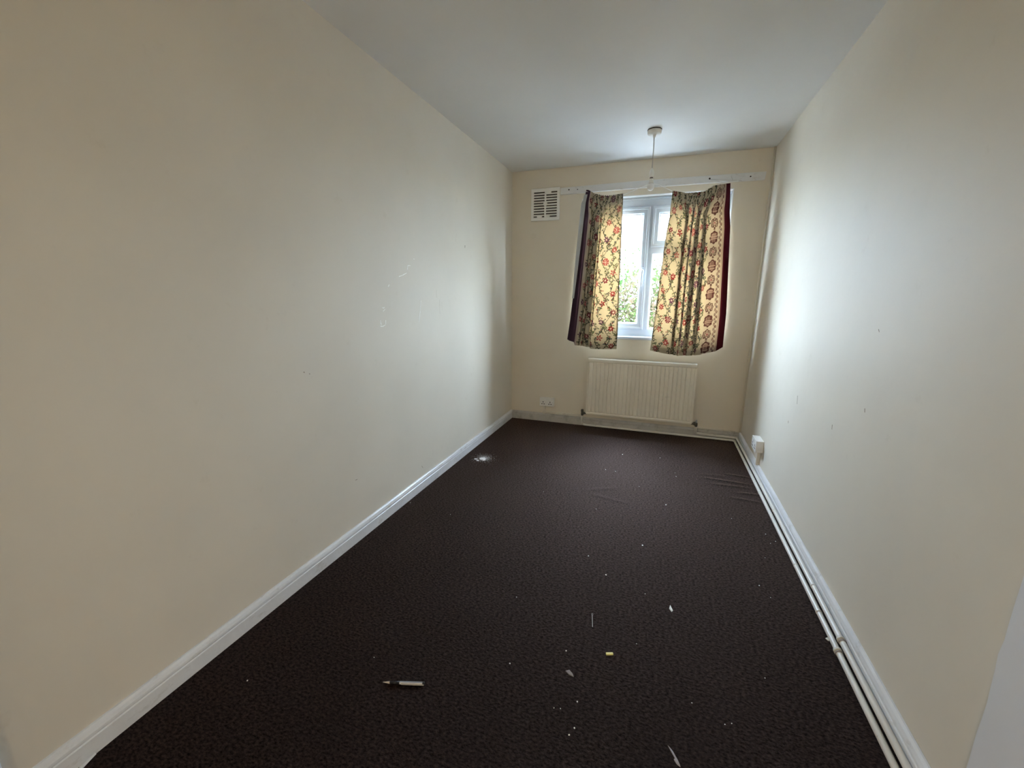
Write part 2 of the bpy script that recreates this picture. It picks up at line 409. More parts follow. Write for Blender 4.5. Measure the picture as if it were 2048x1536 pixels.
# ------------------------------------------------------------------ wall marks
def sliver(bm, pts, w, x, nx):
    """thin raised chip on a side wall, pts in (y,z)"""
    for (ya, za), (yb, zb) in zip(pts[:-1], pts[1:]):
        d = Vector((0, yb-ya, zb-za)); L_ = d.length
        if L_ < 1e-5: continue
        d.normalize(); nn = Vector((0, -d.z, d.y))*w*.5*(.7+.6*rnd.random())
        wx = lambda yy, zz: (0 if nx > 0 else W) + nx*(.004*mnoise.noise(Vector(((0 if nx > 0 else W)*3, yy*1.1, zz*1.2)))*min(1, 4*(-yy)/(1.3-YB)))
        a, b = Vector((wx(ya, za), ya, za)), Vector((wx(yb, zb), yb, zb)); o = Vector((nx*.0007, 0, 0)); o0 = Vector((-nx*.002, 0, 0))
        q = [a-nn, a+nn, b+nn*.6, b-nn*.6]
        lo = [bm.verts.new(v+o0) for v in q]; hi = [bm.verts.new(v+o) for v in q]
        bm.faces.new(hi); bm.faces.new(lo[::-1])
        for i in range(4): bm.faces.new((lo[i], lo[(i+1) % 4], hi[(i+1) % 4], hi[i]))
LX = .003
def chips(name, lst, m, w=.004, wall=wlft, x=LX, nx=1, label=None):
    bm = bmesh.new()
    for pts in lst: sliver(bm, pts, w, x, nx)
    o = obj(name, bm, m, wall)
    if label: o['label'] = label
chips('plaster_scratch', [[(-1.70, 1.232), (-1.709, 1.20), (-1.716, 1.165), (-1.735, 1.10)]], M_CHIP, .005, label='thin straight pale scratch')
chips('plaster_chip', [[(-2.115, 1.132), (-2.12, 1.10), (-2.10, 1.098), (-2.075, 1.105)], [(-2.115, 1.12), (-2.108, 1.105)], [(-2.07, 1.13), (-2.072, 1.108)], [(-2.095, 1.20), (-2.085, 1.195), (-2.075, 1.20)], [(-2.09, 1.178), (-2.07, 1.19)]], M_CHIP, .006, label='pale square-cornered chip marks')
chips('plaster_scratch', [[(-1.925, 1.368), (-1.885, 1.378), (-1.845, 1.392)], [(-1.835, 1.412), (-1.83, 1.435), (-1.80, 1.436)], [(-1.765, 1.478), (-1.755, 1.476)], [(-2.03, 1.31), (-2.02, 1.322)]], M_CHIP, .0065, label='broken diagonal pale scratch')
chips('plaster_scratch', [[(-1.50, 1.30), (-1.502, 1.25)], [(-1.46, 1.235), (-1.462, 1.14)], [(-1.43, 1.22), (-1.432, 1.16)]], M_WALL, .008, label='faint vertical drip marks')
chips('wall_nick', [[(-1.052, 1.63), (-1.053, 1.612)]], M_MARK, .006)
chips('wall_nick', [[(-1.77, .155), (-1.755, .135)], ], M_MARK, .004)
chips('wall_nick', [[(-2.66, .942), (-2.655, .938)], [(-2.63, .93), (-2.627, .926)], [(-2.40, .33), (-2.385, .328)]], M_MARK, .004)
chips('wall_nick', [[(-2.16, 1.155), (-2.168, 1.146)], [(-2.165, .862), (-2.17, .848)], [(-1.29, .562), (-1.292, .548)], [(-1.39, .735), (-1.40, .69)], [(-1.90, .72), (-1.905, .70)]], M_MARK, .0035, wall=wrgt, x=W-.003, nx=-1)

# ------------------------------------------------------------------ window
def window():
    fy = .07
    win = empty('window_1', (0, 0, 0)); tag(win, 'white plastic-framed window with side casement and small top vent', 'window', kind='structure')
    bm = bmesh.new()
    rect_sweep(bm, OX0, OX1, .895, OZ1, [(0, fy+.065), (0, fy), (.05, fy), (.056, fy+.012), (.056, fy+.065)])
    box(bm, 1.236, 1.312, fy-.0022, fy+.063, .93, 2.085)           # mullion
    box(bm, 1.30, 1.86, fy-.0015, fy+.064, 1.645, 1.712)          # transom
    box(bm, OX0+.03, OX1-.03, fy-.0008, fy+.06, 2.018, 2.09); box(bm, OX0+.03, OX1-.03, fy-.0008, fy+.06, .905, .975)
    box(bm, OX0+.03, .745, fy-.0012, fy+.061, .95, 2.05); box(bm, 1.84, OX1-.03, fy-.0012, fy+.061, .95, 2.05)
    # head moulding strips
    box(bm, OX0, OX1, fy-.010, fy+.01, 2.093, 2.108, bev=.003)
    obj('window_frame', bm, M_UPVC, win)
    cas = [(0, fy), (0, fy-.014), (.006, fy-.018), (.020, fy-.018), (.024, fy-.008), (.052, fy-.008), (.064, fy+.006), (.064, fy+.03), (0, fy+.03)]
    def casement(x0, x1, z0, z1, nm):
        bm = bmesh.new(); rect_sweep(bm, x0, x1, z0, z1, cas); c = obj(nm, bm, M_UPVC, win)
        # rubber gasket line
        bm = bmesh.new(); rect_sweep(bm, x0+.063, x1-.063, z0+.063, z1-.063, [(0, fy+.005), (0, fy+.002), (.003, fy+.005)])
        obj('gasket', bm, M_GASK, c)
        g = obj('pane', B(x0+.06, x1-.06, fy+.012, fy+.016, z0+.06, z1-.06), M_GLASS, c)
        return c
    c1 = casement(.727, 1.268, .960, 2.035, 'casement')
    casement(1.290, 1.855, 1.692, 2.035, 'top_vent')
    bm = bmesh.new(); rect_sweep(bm, 1.290, 1.855, .945, 1.655, [(0, fy), (0, fy-.006), (.018, fy-.006), (.030, fy+.008), (.030, fy+.03), (0, fy+.03)])
    fx = obj('fixed_light', bm, M_UPVC, win)
    obj('pane', B(1.315, 1.83, fy+.012, fy+.016, .97, 1.63), M_GLASS, fx)
    # handle
    h = obj('handle', B(1.222, 1.248, fy-.026, fy-.006, 1.455, 1.515, bev=.005, seg=3), M_UPVC, c1)
    bm = bmesh.new(); tube(bm, round_path([(1.235, fy-.02, 1.492), (1.235, fy-.05, 1.492), (1.233, fy-.052, 1.47), (1.231, fy-.048, 1.352)], .01), .009, 12)
    obj('lever', bm, M_UPVC, h, smooth=True)
    # sill with rounded nose
    bm = bmesh.new(); box(bm, OX0-.0, OX1+.0, -.028, .14, .872, .898, bev=.006, seg=3)
    obj('window_sill', bm, M_UPVC, win)
    # white reveal lining
    bm = bmesh.new()
    box(bm, OX1-.006, OX1+.0005, .0, fy, .898, OZ1); box(bm, OX0-.0005, OX0+.006, .0, fy, .898, OZ1); box(bm, OX0, OX1, .0, fy, OZ1-.006, OZ1+.0005)
    obj('reveal_lining', bm, M_GLOSSCLEAN, win)
M_GLOSSCLEAN = mat('white_reveal_paint', (.78, .79, .78), .35, .5)
M_GASK = mat('grey_gasket', (.30, .33, .36), .6, .3)
window()

# ------------------------------------------------------------------ outside: ground and trees
M_GROUND = mat('pale_bounce_ground', (.58, .60, .62), .9, .1, var=.2, vscale=1.5)
bm = bmesh.new(); bmesh.ops.create_grid(bm, x_segments=1, y_segments=1, size=40, matrix=Matrix.Translation((0, 40.6, -2.8)))  # unseen ground, made pale to bounce daylight up to the ceiling
struct('ground', bm, M_GROUND, 'unseen ground far below the window, kept pale to bounce light', 'ground')
bm = B(-.2, W+.2, .0, .27, -2.8, -.25)
bm2 = B(-.2, W+.2, YB-1.5, .27, -.25, -.012)
struct('wall_exterior', bm, M_SHELL, 'brick wall of the storey below', 'wall')
struct('floor_slab', bm2, M_SHELL, 'concrete slab under the carpet', 'floor')
M_LEAF = leaf_mat('tree_leaves', (.010, .025, .006), (.036, .025, .017))
M_BARK = mat('tree_bark', (.25, .19, .14), .9, .1, .3, 30, .2, 8)
def tree(cx, cyy, ztop, R, nleaf, seed, label, dense):
    rr = random.Random(seed)
    t = empty('garden_tree', (cx, cyy, -2.8)); tag(t, label, 'tree')
    bm = bmesh.new(); tube(bm, [(cx, cyy, -2.8), (cx+.1, cyy, -1.6), (cx-.05, cyy+.1, -.5), (cx, cyy, .3)], .1, 10, radii=[.15, .12, .09, .04])
    for k in range(16):
        a = rr.uniform(0, 6.28); z0 = rr.uniform(-1.6, 0.1); L_ = R*rr.uniform(.5, .85)
        p0 = Vector((cx, cyy, z0)); p2 = p0+Vector((math.cos(a)*L_, math.sin(a)*L_, rr.uniform(.3, .9)))
        p1 = (p0+p2)/2+Vector((0, 0, -.1)); tube(bm, [p0, p1, p2], .02, 6, radii=[.03, .018, .006])
    obj('trunk', bm, M_BARK, t)
    V, Fc = [], []
    zc = ztop - R*.95
    for k in range(nleaf):
        while True:
            p = Vector((rr.uniform(-1, 1), rr.uniform(-1, 1), rr.uniform(-1, 1)))
            if .35 < p.length < 1:
                keep = ((1-p.z)/2)**1.1*(1-dense*max(0, p.z))
                if rr.random() < keep: break
        c = Vector((cx+p.x*R*1.3, cyy+p.y*R, zc+p.z*R*(1+.12*mnoise.noise(p*3))))
        L_ = rr.uniform(.05, .12); d = Vector((rr.gauss(0, 1), rr.gauss(0, 1), rr.gauss(-.3, .7))).normalized()
        n = d.cross(Vector((rr.gauss(0, 1), rr.gauss(0, 1), rr.gauss(0, 1)))).normalized(); w = n*L_*.28; up_ = d.cross(n)*L_*.12
        i = len(V); V += [c, c+d*L_*.45+w+up_, c+d*L_, c+d*L_*.45-w+up_, c+d*L_*.45]
        Fc += [(i, i+1, i+4), (i+1, i+2, i+4), (i+2, i+3, i+4), (i+3, i, i+4)]
    me = bpy.data.meshes.new('foliage'); me.from_pydata([tuple(v) for v in V], [], Fc); me.materials.append(M_LEAF)
    o = bpy.data.objects.new('foliage', me); col.objects.link(o); o.parent = t; o.location = (-cx, -cyy, 2.8)
tree(.95, 6.4, 2.55, 1.75, 42000, 3, 'pale green leafy tree seen through the left pane', .93)
tree(-1.9, 9.8, 1.55, 1.7, 16000, 5, 'second leafy tree standing further off to the left', .9)
tree(2.9, 11.5, 1.6, 1.9, 20000, 8, 'third leafy tree further off behind the right curtain', .9)

# ------------------------------------------------------------------ batten above window, with screws and wire
bt = empty('curtain_batten', (1.296, -.009, 2.196)); tag(bt, 'long white painted timber batten fixed over the window', 'batten')
bm = bmesh.new()
x0, x1 = .475, 2.118; n = 30; prv = None
for i in range(n+1):
    x = x0+(x1-x0)*i/n; dz = .006*math.sin(math.pi*i/n) ; hx = x-(.006 if i == n else 0)
    ring = [bm.verts.new(p) for p in ((hx, .001, 2.166+dz), (hx, -.019, 2.167+dz), (hx, -.021, 2.170+dz), (x, -.021, 2.222+dz), (x, -.018, 2.225+dz), (x, .001, 2.225+dz))]
    if prv:
        for j in range(6): bm.faces.new((prv[j], prv[(j+1) % 6], ring[(j+1) % 6], ring[j]))
    else: bm.faces.new(ring)
    prv = ring
bm.faces.new(prv[::-1])
obj('board', bm, M_GLOSS, bt)
for (x, z, r) in ((.552, 2.203, .006), (.630, 2.200, .0045), (2.010, 2.196, .0055)):
    bm = bmesh.new(); lathe(bm, [(r, 0), (r, -.002), (r*.4, -.0025)], (x, -.020, z), 'Y', 12); obj('screw', bm, M_DARK, bt)
bm = bmesh.new(); tube(bm, [(1.719, -.018, 2.200), (1.712, -.042, 2.199)], .003, 8); lathe(bm, [(.007, 0), (.007, -.003)], (1.712, -.041, 2.199), 'Y', 10)
obj('nail', bm, M_DARK, bt)
bm = bmesh.new(); tube(bm, [(1.871, -.022, 2.212), (1.872, -.034, 2.20), (1.882, -.034, 2.178)], .0015, 6)
obj('hook', bm, M_STEEL, bt)

# wires
cw = bmesh.new()
wp = [(.70, -.035, 2.178), (.74, -.036, 2.165), (.80, -.038, 2.143), (.90, -.04, 2.124), (1.0, -.04, 2.122), (1.04, -.036, 2.125), (1.10, -.033, 2.146), (1.165, -.030, 2.170), (1.262, -.026, 2.200),
      (1.325, -.030, 2.184), (1.436, -.038, 2.124), (1.52, -.04, 2.106), (1.62, -.04, 2.098), (1.69, -.04, 2.108), (1.74, -.04, 2.138), (1.80, -.038, 2.152), (1.865, -.036, 2.163), (1.925, -.026, 2.168)]
tube(cw, wp, .0022, 6)
wo_ = obj('curtain_wire', cw, M_WIRE, None, True); tag(wo_, 'thin white curtain wire strung in a peak behind the bulb', 'wire')
bm = bmesh.new(); tube(bm, [(1.719, -.030, 2.197), (1.78, -.034, 2.186), (1.86, -.036, 2.178), (1.93, -.036, 2.172), (1.95, -.036, 2.165)], .0016, 6)
tube(bm, [(1.725, -.034, 2.192), (1.77, -.040, 2.178), (1.812, -.042, 2.160), (1.86, -.040, 2.166), (1.90, -.038, 2.172)], .0012, 6)
w2 = obj('loose_wire', bm, M_FLEX, None, True); tag(w2, 'grey loose wire ends trailing from the nail on the batten', 'wire')
# centre staple holding the wire peak
bm = bmesh.new(); tube(bm, [(1.262, -.020, 2.200), (1.262, -.032, 2.201)], .002, 6); obj('staple', bm, M_STEEL, bt)

# ------------------------------------------------------------------ curtains
CREAM = (.66, .58, .42)
class Print:
    def __init__(s, w, h, seed, res=.0025):
        s.res = res; s.nu = int(w/res)+2; s.nv = int(h/res)+2; s.rng = random.Random(seed)
        s.img = np.empty((s.nu, s.nv, 3)); s.img[:] = CREAM
        s.U = np.arange(s.nu)[:, None]*res; s.V = np.arange(s.nv)[None, :]*res; s.w = w; s.h = h
    def region(s, u, v, r):
        a = max(0, int((u-r)/s.res)); b = min(s.nu, int((u+r)/s.res)+2); c = max(0, int((v-r)/s.res)); d = min(s.nv, int((v+r)/s.res)+2)
        return a, b, c, d
    def polar(s, u, v, R, fn, c, alpha=1.0):
        a, b, cc, d = s.region(u, v, R)
        if b <= a or d <= cc: return
        du = s.U[a:b]-u; dv = s.V[:, cc:d]-v; rr = np.hypot(du, dv); th = np.arctan2(dv, du)
        m = fn(rr, th)[..., None]*alpha; s.img[a:b, cc:d] = s.img[a:b, cc:d]*(1-m)+np.array(c)*m
    def dot(s, u, v, r, c): s.polar(u, v, r*1.5, lambda rr, th: (rr < r).astype(float), c)
    def stroke(s, pts, w, c):
        for (a, b) in zip(pts[:-1], pts[1:]):
            L_ = math.hypot(b[0]-a[0], b[1]-a[1]); n = max(1, int(L_/(w*.6)))
            for k in range(n): t = k/n; s.dot(a[0]+(b[0]-a[0])*t, a[1]+(b[1]-a[1])*t, w*.5, c)
    def curl(s, u, v, ang, L_, turn, w, c):
        pts = []; a = ang; n = 14
        for k in range(n+1):
            pts.append((u, v)); u += math.cos(a)*L_/n; v += math.sin(a)*L_/n; a += turn/n*(1+k/n)
        s.stroke(pts, w, c); return pts, a
    def leaf(s, u, v, ang, L_, w, c):
        n = 8
        for k in range(n+1):
            t = k/n; s.dot(u+math.cos(ang)*L_*t, v+math.sin(ang)*L_*t, max(.0015, w*math.sin(math.pi*(t*.9+.05))), c)
    def flower(s, u, v, R, kind, c):
        rng = s.rng; p0 = rng.uniform(0, 6.28)
        if kind == 'wheel':
            s.polar(u, v, R*1.1, lambda rr, th: (rr < R*(1+.06*np.cos(8*(th+p0)))).astype(float), c)
            s.polar(u, v, R, lambda rr, th: ((np.abs(np.cos(4*(th+p0))) < .30) & (rr > R*.22) & (rr < R*.86)).astype(float), (.86, .74, .60))
            s.dot(u, v, R*.2, (.75, .5, .42))
        elif kind == 'star':
            n = rng.choice((6, 7, 8))
            s.polar(u, v, R*1.3, lambda rr, th: (rr < R*(.45+.62*np.abs(np.cos(n/2*(th+p0))))).astype(float), c)
            s.dot(u, v, R*.28, (.84, .66, .55)); s.dot(u, v, R*.12, c)
        else:
            for k in range(5):
                a = p0+k*1.2566; s.leaf(u+math.cos(a)*R*.2, v+math.sin(a)*R*.2, a, R*.8, R*.24, c)
            s.dot(u, v, R*.18, (.30, .25, .22))
    def vines(s, u0_, u1_):
        rng = s.rng; VC = [(.04, .042, .03), (.05, .04, .035), (.055, .055, .035)]
        RED = [(.26, .025, .03), (.34, .06, .06), (.18, .025, .04), (.13, .05, .09), (.36, .10, .09)]; GRN = [(.12, .15, .09), (.16, .18, .09), (.09, .10, .10)]
        x = u0_+.03; k = 0
        while x < u1_:
            v = -.02; pts = []
            ph = rng.uniform(0, 6.28)
            while v < s.h+.05:
                pts.append((x+.028*math.sin(v*26+ph), v)); v += .01
            s.stroke(pts, .005, rng.choice(VC))
            j = rng.randint(2, 5)
            while j < len(pts)-2:
                pu, pv = pts[j]; side = rng.choice((-1, 1)); ang = math.pi/2+side*rng.uniform(.6, 1.3)
                q, a = s.curl(pu, pv, ang, rng.uniform(.035, .06), -side*rng.uniform(1.6, 3.4), .005, rng.choice(VC))
                if rng.random() < .75: s.leaf(*q[6], ang+side*rng.uniform(.5, 1.1), rng.uniform(.016, .026), .0052, rng.choice(GRN))
                if rng.random() < .6: s.leaf(*q[10], a, rng.uniform(.014, .022), .005, rng.choice(GRN))
                if rng.random() < .45: s.leaf(pu, pv, math.pi/2-side*rng.uniform(.5, 1), rng.uniform(.016, .024), .005, rng.choice(GRN))
                s.dot(*q[-1], .005, rng.choice(GRN+RED[:1]))
                j += rng.randint(2, 4)
            x += .064; k += 1
        x = u0_+.055; row = 0
        while x < u1_-.01:
            v = .03+(row % 2)*.07+rng.uniform(-.01, .01)
            while v < s.h:
                kd = rng.choice(('wheel', 'star', 'star', 'petal'))
                R = {'wheel': .029, 'star': .026, 'petal': .028}[kd]*rng.uniform(.85, 1.12)
                s.flower(x+rng.uniform(-.012, .012), v, R, kd, rng.choice(RED))
                v += rng.uniform(.14, .21)
            x += .092; row += 1
    def band(s, a, b, c):
        i, j = max(0, int(a/s.res)), min(s.nu, int(b/s.res)); s.img[i:j] = c
    def border(s, a, b):
        """medallion column then a floret stripe, between cloth positions a and b"""
        rng = s.rng; s.band(a, b, (.66, .56, .43)); mw = (b-a)*.58; cx = a+mw*.5; BR = (.12, .05, .042)
        v = .05; k = 0
        while v < s.h:
            R = mw*.46
            if k % 2 == 0:
                s.polar(cx, v, R*1.7, lambda rr, th: (rr < R*(1.12+.10*np.cos(8*th)+.22*np.abs(np.sin(th)))).astype(float), BR)
                s.polar(cx, v, R*1.4, lambda rr, th: ((rr < R*.98) & ((np.abs(np.sin(rr*np.cos(th)*260)) < .33) | (np.abs(np.sin(rr*np.sin(th)*260)) < .33))).astype(float), (.66, .48, .38))
            else:
                s.polar(cx, v, R*1.5, lambda rr, th: (np.abs(rr-R*(.95+.08*np.cos(8*th))) < .0045).astype(float), BR)
                s.polar(cx, v, R*1.2, lambda rr, th: (np.abs(rr-R*(.60+.1*np.cos(6*th))) < .004).astype(float), BR)
                s.flower(cx, v, R*.36, 'star', (.28, .07, .07))
            s.dot(cx, v+R*1.75, .006, BR); s.leaf(cx-.012, v+R*1.75, 0, .024, .003, BR)
            v += R*3.05; k += 1
        fx = a+mw+(b-a-mw)*.45; v = .01; k = 0
        while v < s.h:
            s.polar(fx+.006*(-1)**k, v, .012, lambda rr, th: (np.abs(rr-.0075) < .0028).astype(float), (.17, .08, .07))
            s.dot(fx+.006*(-1)**k, v, .003, (.3, .12, .1) if k % 3 else (.08, .12, .16)); s.dot(fx-.012*(-1)**k, v+.01, .0035, (.16, .12, .08))
            v += .021; k += 1
        s.band(a+mw-.0005, a+mw+.002, (.30, .16, .12)); s.band(b-.005, b-.001, (.32, .16, .12))

def make_curtain(name, S, height, theta_fn, edges, ztop, zbot, ycen, print_fn, label, fold_backing=(), amp=1.0, seed=0, header=.1):
    """S cloth width. q runs 0 at the inner edge .. 1 at the outer edge."""
    ds = .003; ns = int(S/ds); nv = int(height/.0045)
    s_ = np.linspace(0, S, ns+1); v_ = np.linspace(0, 1, nv+1)      # v from bottom 0 to top 1
    P = np.zeros((ns+1, nv+1, 3)); frac = np.zeros((ns+1, nv+1))
    for j, v in enumerate(v_):
        th = theta_fn(s_, v)
        dx = np.cos(th)*ds; dy = np.sin(th)*ds
        x = np.concatenate([[0], np.cumsum(dx[:-1])]); y = np.concatenate([[0], np.cumsum(dy[:-1])])
        y -= np.linspace(0, y[-1], len(y))
        q = x/x[-1]
        xe0, xe1 = edges(v)
        sc = abs(xe1-xe0)/x[-1]
        qc = np.clip(q, 0, 1)
        zt, zb = np.interp(qc, *ztop), np.interp(qc, *zbot)
        P[:, j, 0] = xe0+(xe1-xe0)*q
        P[:, j, 1] = ycen(v)+y*sc*amp
        P[:, j, 2] = zb+(zt-zb)*v
    qq = np.clip((np.linspace(0, 1, ns+1)[:, None]-.86)/.14, 0, 1)**1.5
    P[:, :, 1] = P[:, :, 1]*(1-qq)+qq*(-.030)
    # cap depth so nothing enters the wall
    P[:, :, 1] = np.minimum(P[:, :, 1], -.026)
    pr = Print(S, height, seed); print_fn(pr)
    iu = np.clip((s_/pr.res).astype(int), 0, pr.nu-1); iv = np.clip((v_*height/pr.res).astype(int), 0, pr.nv-1)
    C = pr.img[iu][:, iv]
    root = empty(name, (float(P[:, :, 0].mean()), float(P[:, :, 1].mean()), float(P[:, :, 2].min()))); tag(root, label, 'curtain')
    def grid_obj(nm, P_, m, C_=None, par=root):
        a, b = P_.shape[:2]; idx = np.arange(a*b).reshape(a, b)
        Fq = np.stack([idx[:-1, :-1], idx[1:, :-1], idx[1:, 1:], idx[:-1, 1:]], -1).reshape(-1, 4)
        me = bpy.data.meshes.new(nm); me.from_pydata(P_.reshape(-1, 3).tolist(), [], Fq.tolist())
        me.polygons.foreach_set('use_smooth', [True]*len(me.polygons)); me.materials.append(m)
        if C_ is not None:
            at = me.color_attributes.new('print', 'FLOAT_COLOR', 'POINT')
            at.data.foreach_set('color', np.concatenate([C_.reshape(-1, 3), np.ones((a*b, 1))], 1).ravel().astype(np.float32))
        o = bpy.data.objects.new(nm, me); col.objects.link(o); o.parent = par; o.location = -root.location
        return o
    fab = grid_obj('fabric', P, M_PRINT, C)
    def layer(nm, i0, i1, j0, j1, off, m):
        Q = P[i0:i1, j0:j1].copy(); Q[:, :, 1] = np.minimum(Q[:, :, 1]+off, -.022); grid_obj(nm, Q, m)
    nh = max(3, int(.062/height*nv))
    layer('bottom_hem', 0, ns+1, 0, nh, .004, M_HEM)
    nt_ = int(header/height*nv)
    layer('heading_tape', 0, ns+1, nv-nt_, nv+1, .006, M_HEM)
    layer('heading_darkener', 0, ns+1, nv-nt_, nv+1, .010, M_HEM)  # second cloth layer added to darken the gathered heading
    for a_, b_, v0_ in fold_backing: layer('added_backing', int(a_/ds), int(b_/ds), int(v0_*nv), nv+1, .005, M_HEM)  # unseen cloth strips added behind the folds to block daylight and darken them
    k = int(.018/ds); layer('side_hem', 0, k, 0, nv+1, .003, M_HEM)
    k = int(.055/ds); layer('band_lining', ns-k, ns+1, 0, nv+1, .003, M_HEM)
    return root, P

def folds(s, spec, base=.25, bf=9.0, ph=0):
    """spec: (centre, halfwidth, amplitude, number of waves)"""
    th = base*np.sin(s*2*math.pi*bf+ph)
    for c, hw, a, n in spec:
        u = np.clip((s-c+hw)/(2*hw), 0, 1)
        th += a*np.sin(2*math.pi*n*u)*np.sin(math.pi*u)**.35*((u > 0) & (u < 1))
    return th

# right curtain
SR = 1.06
def th_R(s, v):
    t = max(0, (v-.86)/.14)
    base = folds(s, [(.27, .08, 2.15*(1-.35*t), 1), (.435, .07, -2.1*(1-.35*t), 1), (.60, .08, 2.2*(1-.35*t), 1), (.755, .055, 2.0*(1-.35*t), 1), (.93, .04, .5, 1)], .26, 6.5, .5+v*.8)
    base = base + .25*math.sin(v*3)*np.sin(s*31+1)*.5
    return base*(1-.35*t) + t*1.3*np.sin(s*2*math.pi*28+2*np.sin(s*9))
def ed_R(v):
    z = [0, .22, .5, .75, .84, 1]; return np.interp(v, z, [1.352, 1.372, 1.392, 1.412, 1.427, 1.437]), np.interp(v, z, [1.945, 1.943, 1.922, 1.902, 1.886, 1.870])
def pf_R(p):
    p.vines(0, .83); p.border(.845, .985); p.band(.995, SR+.1, (.085, .014, .022)); p.band(.985, .995, (.5, .4, .32))
make_curtain('curtain', SR, 1.37, th_R, ed_R,
    ([0, .12, .27, .45, .60, .68, .70, .82, 1], [2.128, 2.116, 2.104, 2.101, 2.114, 2.134, 2.143, 2.148, 2.156]),
    ([0, .18, .40, .55, .70, .74, .9, 1], [.788, .768, .752, .756, .768, .782, .802, .838]),
    lambda v: -.044-.046*(1-v)**.6, pf_R, 'cream floral curtain with wide burgundy edge, right of the window', seed=21, amp=.5, fold_backing=((.20, .335, .0), (.375, .495, .0), (.53, .672, .0), (.70, .80, .0)))
# left curtain
SL = .62
def th_L(s, v):
    t = max(0, (v-.86)/.14)
    base = folds(s, [(.27, .06, 1.7*(1-.4*t), 1), (.43, .09, 1.9*(1-.5*t), 2)], .26, 8.5, 2.+v*.9)
    return base*(1-.6*t) + t*1.35*np.sin(s*2*math.pi*32+2*np.sin(s*11))
def ed_L(v):
    z = [0, .14, .42, .7, .93, 1]; return np.interp(v, z, [1.058, 1.060, 1.052, 1.046, 1.038, 1.035]), np.interp(v, z, [.583, .605, .640, .672, .694, .712])
def pf_L(p):
    p.vines(0, .54); p.band(.545, SL+.1, (.085, .05, .08)); p.band(.53, .545, (.6, .5, .44))
rootL, PL = make_curtain('curtain', SL, 1.36, th_L, ed_L,
    ([0, .28, .55, .76, .93, 1], [2.136, 2.126, 2.132, 2.150, 2.184, 2.190]),
    ([0, .3, .5, .52, .65, .82, .84, .95, 1], [.786, .778, .779, .790, .800, .805, .835, .842, .852]),
    lambda v: -.044-.046*(1-v)**.6, pf_L, 'cream floral curtain with narrow purple edge, left of the window', seed=44, amp=.6, fold_backing=((.235, .27, .0), (.31, .56, .0)))
# pale strip: lining plus light spilling behind the curtain, put into its colour
bm = bmesh.new(); prv = None
for k in range(41):
    v = .30+.68*k/40; e1 = ed_L(v)[1]; zt = .84+(2.175-.84)*v; w_ = .022*math.sin(math.pi*min(1, (v-.28)/.5)*.5)*(1 if v < .93 else .6)
    y_ = -.044-.046*(1-v)**.6
    ring = [bm.verts.new(p) for p in ((e1+.02, y_+.006, zt), (e1-.002, y_+.008, zt), (e1-w_*.6, y_+.014, zt), (e1-w_, y_+.022, zt))]
    if prv:
        for j in range(3): bm.faces.new((prv[j], prv[j+1], ring[j+1], ring[j]))
    prv = ring
o = obj('lining', bm, M_LINING_GLOW, rootL, True)

# ------------------------------------------------------------------ air vent
vt = empty('air_vent', (.33, -.006, 2.095)); tag(vt, 'square white louvred air vent beside the batten', 'vent')
x0, x1, z0, z1 = .193, .467, 1.952, 2.237
bm = bmesh.new(); rect_sweep(bm, x0, x1, z0, z1, [(0, .004), (0, -.010), (.003, -.013), (.024, -.013), (.026, -.010), (.026, .004)])
obj('frame', bm, M_PLASTIC, vt)
obj('dark_backplate', B(x0+.02, x1-.02, -.0035, .001, z0+.02, z1-.02), M_VENTGAP, vt)  # dark plate; shade of the hole behind the louvres put into its colour
xm = (x0+x1)/2
bm = bmesh.new(); box(bm, xm-.008, xm+.008, -.012, .0, z0+.02, z1-.02, bev=.002); lathe(bm, [(.020, 0), (.020, -.011), (.014, -.0135)], (xm, 0, (z0+z1)/2+.005), 'Y', 14)
obj('centre_bar', bm, M_PLASTIC, vt)
n = 10; ph = (z1-z0-.052)/n
for i in range(n+1):
    z = z0+.026+i*ph
    for (a, b) in ((x0+.024, xm-.006), (xm+.006, x1-.024)):
        bm = bmesh.new(); th = .0072
        vs = [bm.verts.new(p) for p in ((a, -.0118, z-th), (b, -.0118, z-th), (b, -.0118, z+.002), (a, -.0118, z+.002), (a, -.002, z-th+.006), (b, -.002, z-th+.006), (b, -.002, z+.008), (a, -.002, z+.008))]
        for f in ((0, 1, 2, 3), (7, 6, 5, 4), (0, 4, 5, 1), (3, 2, 6, 7), (0, 3, 7, 4), (1, 5, 6, 2)): bm.faces.new([vs[i_] for i_ in f])
        obj('louvre', bm, M_PLASTIC, vt)
# paint-clogged ends of the top and bottom slots
for a_, b_, c_, d_ in ((xm+.006, xm+.055, z1-.05, z1-.026), (x0+.058, xm-.030, z0+.026, z0+.045), (xm+.006, xm+.045, z0+.026, z0+.042)):
    obj('clogged_paint', B(a_, b_, -.0112, -.002, c_, d_, bev=.002), M_PLASTIC, vt)

